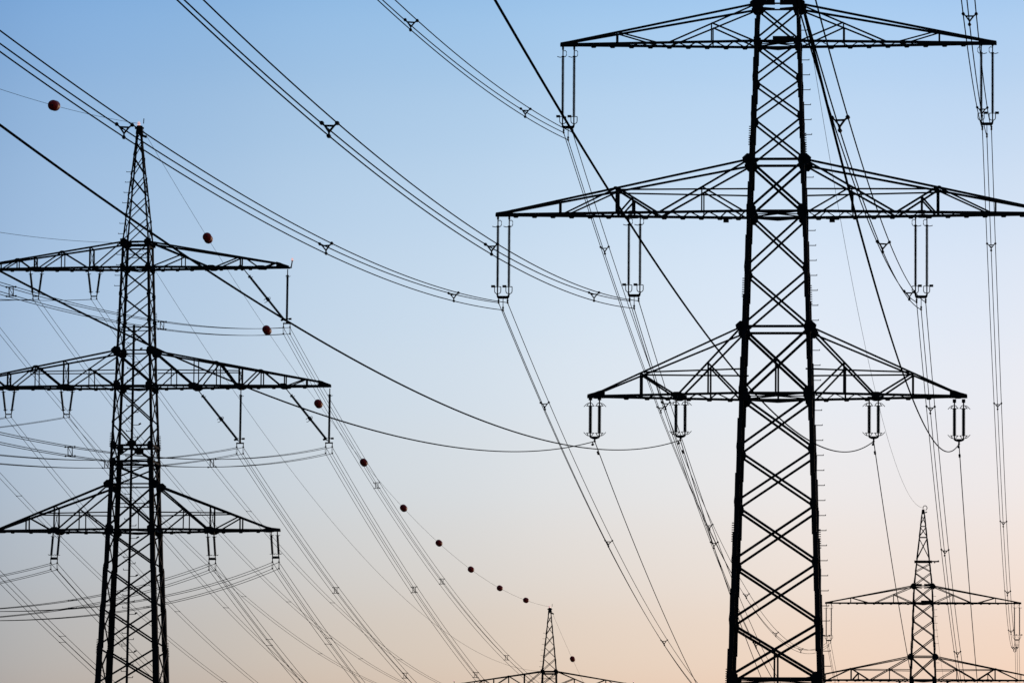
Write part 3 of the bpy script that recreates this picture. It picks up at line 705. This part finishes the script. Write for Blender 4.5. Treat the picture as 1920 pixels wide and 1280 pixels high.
for n, (x, z, k1, k2, sag) in LINE_A.items():
    if n in ('LO', 'LI', 'RI', 'RO'):
        for near in (True, False):
            fn = near_curve(FA(x, z), PAZ, k1, k2, 440) if near else far_curve(FA(x, z), FB(x, z), sag)
            E_ = empty('power_line', FA(x, z)); I = Matrix.Translation(-E_.location)
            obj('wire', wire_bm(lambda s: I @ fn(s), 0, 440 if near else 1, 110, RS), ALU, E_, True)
            bm = bmesh.new()
            for q in ((1.6,) if near else (3.0 / 483,)):
                p = I @ fn(q); d = (I @ fn(q * 1.05) - p).normalized()
                box(bm, p, p - Vector((0, 0, .13)), .045)
                c = p - Vector((0, 0, .13))
                for sg in (-1, 1): tube(bm, [c, c + d * sg * .12, c + d * sg * .16, c + d * sg * .26, c + d * sg * .28], [.012, .012, .06, .06, .02], 7)
            obj('vibration_damper', bm, FITTING, E_)
            tag(E_, ("lone wire toward the viewer from the " if near else "lone wire into the distance from the ") + SHORT_A[n], 'power line', 'single wires of the huge pylon')
    else:
        bundle('tri', FA, x, z, lambda dx, dz: near_curve(FA(x + dx, z + dz), PAZ, k1, k2, 440), 0, 440, 110, RT, NEAR_T[n] + [NEAR_T[n][-1] + 58 * q for q in (1, 2, 3)], -PAZ, 'tri',
               "three wires toward the viewer from the " + SHORT_A[n], 'three wire bundles of the huge pylon')
        bundle('tri', FA, x, z, lambda dx, dz: far_curve(FA(x + dx, z + dz), FB(x + dx, z + dz), sag), 0, 1, 90, RT, F_T, -PAZ, 'tri',
               "three wires into the distance from the " + SHORT_A[n], 'three wire bundles of the huge pylon')
for n in ('UL', 'UR'):
    x, z = LINE_A[n][:2]
    bundle('tri', FB, x, z, lambda dx, dz: (lambda s: FB(x + dx, z + dz) + dvec(.075) * s + Vector((0, 0, -.095 * s + .0002 * s * s))), 0, 460, 60, RT, [34, 100, 170], -PAZ, 'tri',
           "three thin wires dropping below the " + WHERE_A[n].format("small distant"), 'three wire bundles beyond the small distant pylon')
def single(name, base, fn, a, b, n, r, label, group):
    I = Matrix.Translation(-base)
    o = obj(name, wire_bm(lambda s: I @ fn(s), a, b, n, r), ALU, None, True); o.location = base
    return tag(o, label, 'power line', group)
topA, topB = FA(0, 63.343), FB(0, 63.343)
single('earth_wire', topA, far_curve(topA, topB, 8.243), 0, 1, 80, RE, "faint thin wire curving down to the hooked tip of the small distant pylon", 'earth wires')
single('earth_wire', topB, lambda s: topB + dvec(.075) * s + Vector((0, 0, -.085 * s + .00018 * s * s)), 0, 460, 50, RE, "faint thin wire dropping behind the small distant pylon's right side", 'earth wires')

SHORT_C = {'T': "right end of the left pylon's top arm", 'MI': "left pylon's middle arm, right of its body", 'MO': "right end of the left pylon's middle arm", 'LI': "left pylon's bottom arm, right of its body", 'LO': "right end of the left pylon's bottom arm",
           'LLI': "left pylon's bottom arm, left of its body", 'LLO': "left tip of the left pylon's bottom arm", 'LT1': "left pylon's top arm, just left of its body", 'LT2': "left pylon's top arm, second from its body", 'LT3': "unseen left end of the left pylon's top arm",
           'LM1': "left pylon's middle arm, just left of its body", 'LM2': "left pylon's middle arm, second from its body", 'LM3': "unseen left end of the left pylon's middle arm"}
TK = {'q': ('quad', 'quad', [74.5, 138.3, 203, 268, 334], [.161, .308, .489, .66, .83], RQ), 'p': ('quad', 'two', [74.8, 139, 204, 270], [.0875, .233, .40, .57, .74, .9], RQ), 'v': ('pair', 'pair', [55, 117, 180, 242], [.0825, .233, .401, .57, .74, .9], RV)}
for n, (g, x, z, k1, k2, sag) in LINE_C.items():
    kind, spc, nt_, ft_, r = TK[g]; az = .06211 if g == 'v' else .06179
    cnt = 'four' if kind == 'quad' else 'two'
    if n not in ('LT3', 'LM3', 'LLO'): bundle(kind, FC, x, z, lambda dx, dz: near_curve(FC(x + dx, z + dz), az, k1, k2, 480), 0, 480, 100, r, nt_, -az, spc,
           f"{cnt} wires leftward from the " + SHORT_C[n], f'{cnt} wire bundles of the left pylon')
    bundle(kind, FC, x, z, lambda dx, dz: far_curve(FC(x + dx, z + dz), FD(x + dx, z + dz), sag), 0, 1, 90, r, ft_, -az, spc,
           f"{cnt} wires down right from the " + SHORT_C[n], f'{cnt} wire bundles of the left pylon')
tc_, td_ = FC(0, 66.507), FD(0, 66.507)
fE = far_curve(tc_, td_, 6.945); nE = near_curve(tc_, .06211, .12133, .000167, 480)
single('earth_wire', tc_, nE, 0, 480, 80, RE, "thin wire with one marker ball going left from the left pylon's tip", 'earth wires')
single('earth_wire', tc_, fE, 0, 1, 80, RE, "thin wire strung with nine red balls between the two beacon tips", 'earth wires')
jc, jd = FC(0, 58.498), FD(0, 58.498)
single('earth_wire', jc, near_curve(jc, .06211, .12304, .00015, 480), 0, 480, 80, RE, "lone thin wire going left from the left pylon's body above its top crossarm", 'earth wires')
single('earth_wire', jc, far_curve(jc, jd, 7.383), 0, 1, 80, RE, "lone thin wire sloping right from the left pylon's body without any balls", 'earth wires')
dE = lambda s: td_ + dvec(.0785) * s + Vector((0, 0, -.105 * s + .00022 * s * s))
single('earth_wire', td_, dE, 0, 450, 60, RE, "thin wire with one marker ball dropping right from the farthest pylon's tip", 'earth wires')

# ------------------------------------------------------------------ marker balls
def ball_bm():
    bm = bmesh.new(); pts = []; rad = []
    R_, hs = .325, .45
    Lh = hs + R_
    for i in range(41):
        y = -Lh * math.cos(math.pi * i / 40)
        e = max(0.0, abs(y) - hs) / R_
        r = R_ * max(0.0, 1 - e * e) ** .5
        r *= 1 - .13 * math.exp(-(y / .22) ** 2)
        r *= 1 - .10 * math.exp(-(y / .025) ** 2)
        pts.append((0, y, 0)); rad.append(max(r, .03))
    tube(bm, pts, rad, 24); return bm
def collar_bm():
    bm = bmesh.new()
    for s in (-1, 1): tube(bm, [(0, s * .76, 0), (0, s * .82, 0), (0, s * .90, 0)], [.05, .05, .025], 8)
    return bm
BALL = mesh('shell', ball_bm(), RED, True); COL = mesh('wire_collar', collar_bm(), FITTING)
def ball(fn, s, ds, label):
    p = fn(s); d = (fn(s + ds) - p).normalized()
    E_ = empty('marker_ball', p); E_.rotation_mode = 'QUATERNION'; E_.rotation_quaternion = d.to_track_quat('Y', 'Z')
    inst('shell', BALL, E_); inst('wire_collar', COL, E_)
    return tag(E_, label, 'marker ball', 'red marker balls on the earth wire')
ball(nE, 44.95, 1, "red marker ball to the left of the left pylon's beacon tip")
ORD = ["first", "second", "third", "fourth", "fifth", "sixth", "seventh", "eighth", "ninth"]
for i, u in enumerate((.0978, .1965, .2956, .3956, .4951, .5946, .6952, .7962, .8977)):
    ball(fE, u, .002, f"{ORD[i]} red marker ball down the sloping wire from the left pylon's tip")
ball(dE, 41.0, 1, "red marker ball to the lower right of the farthest pylon's beacon tip")
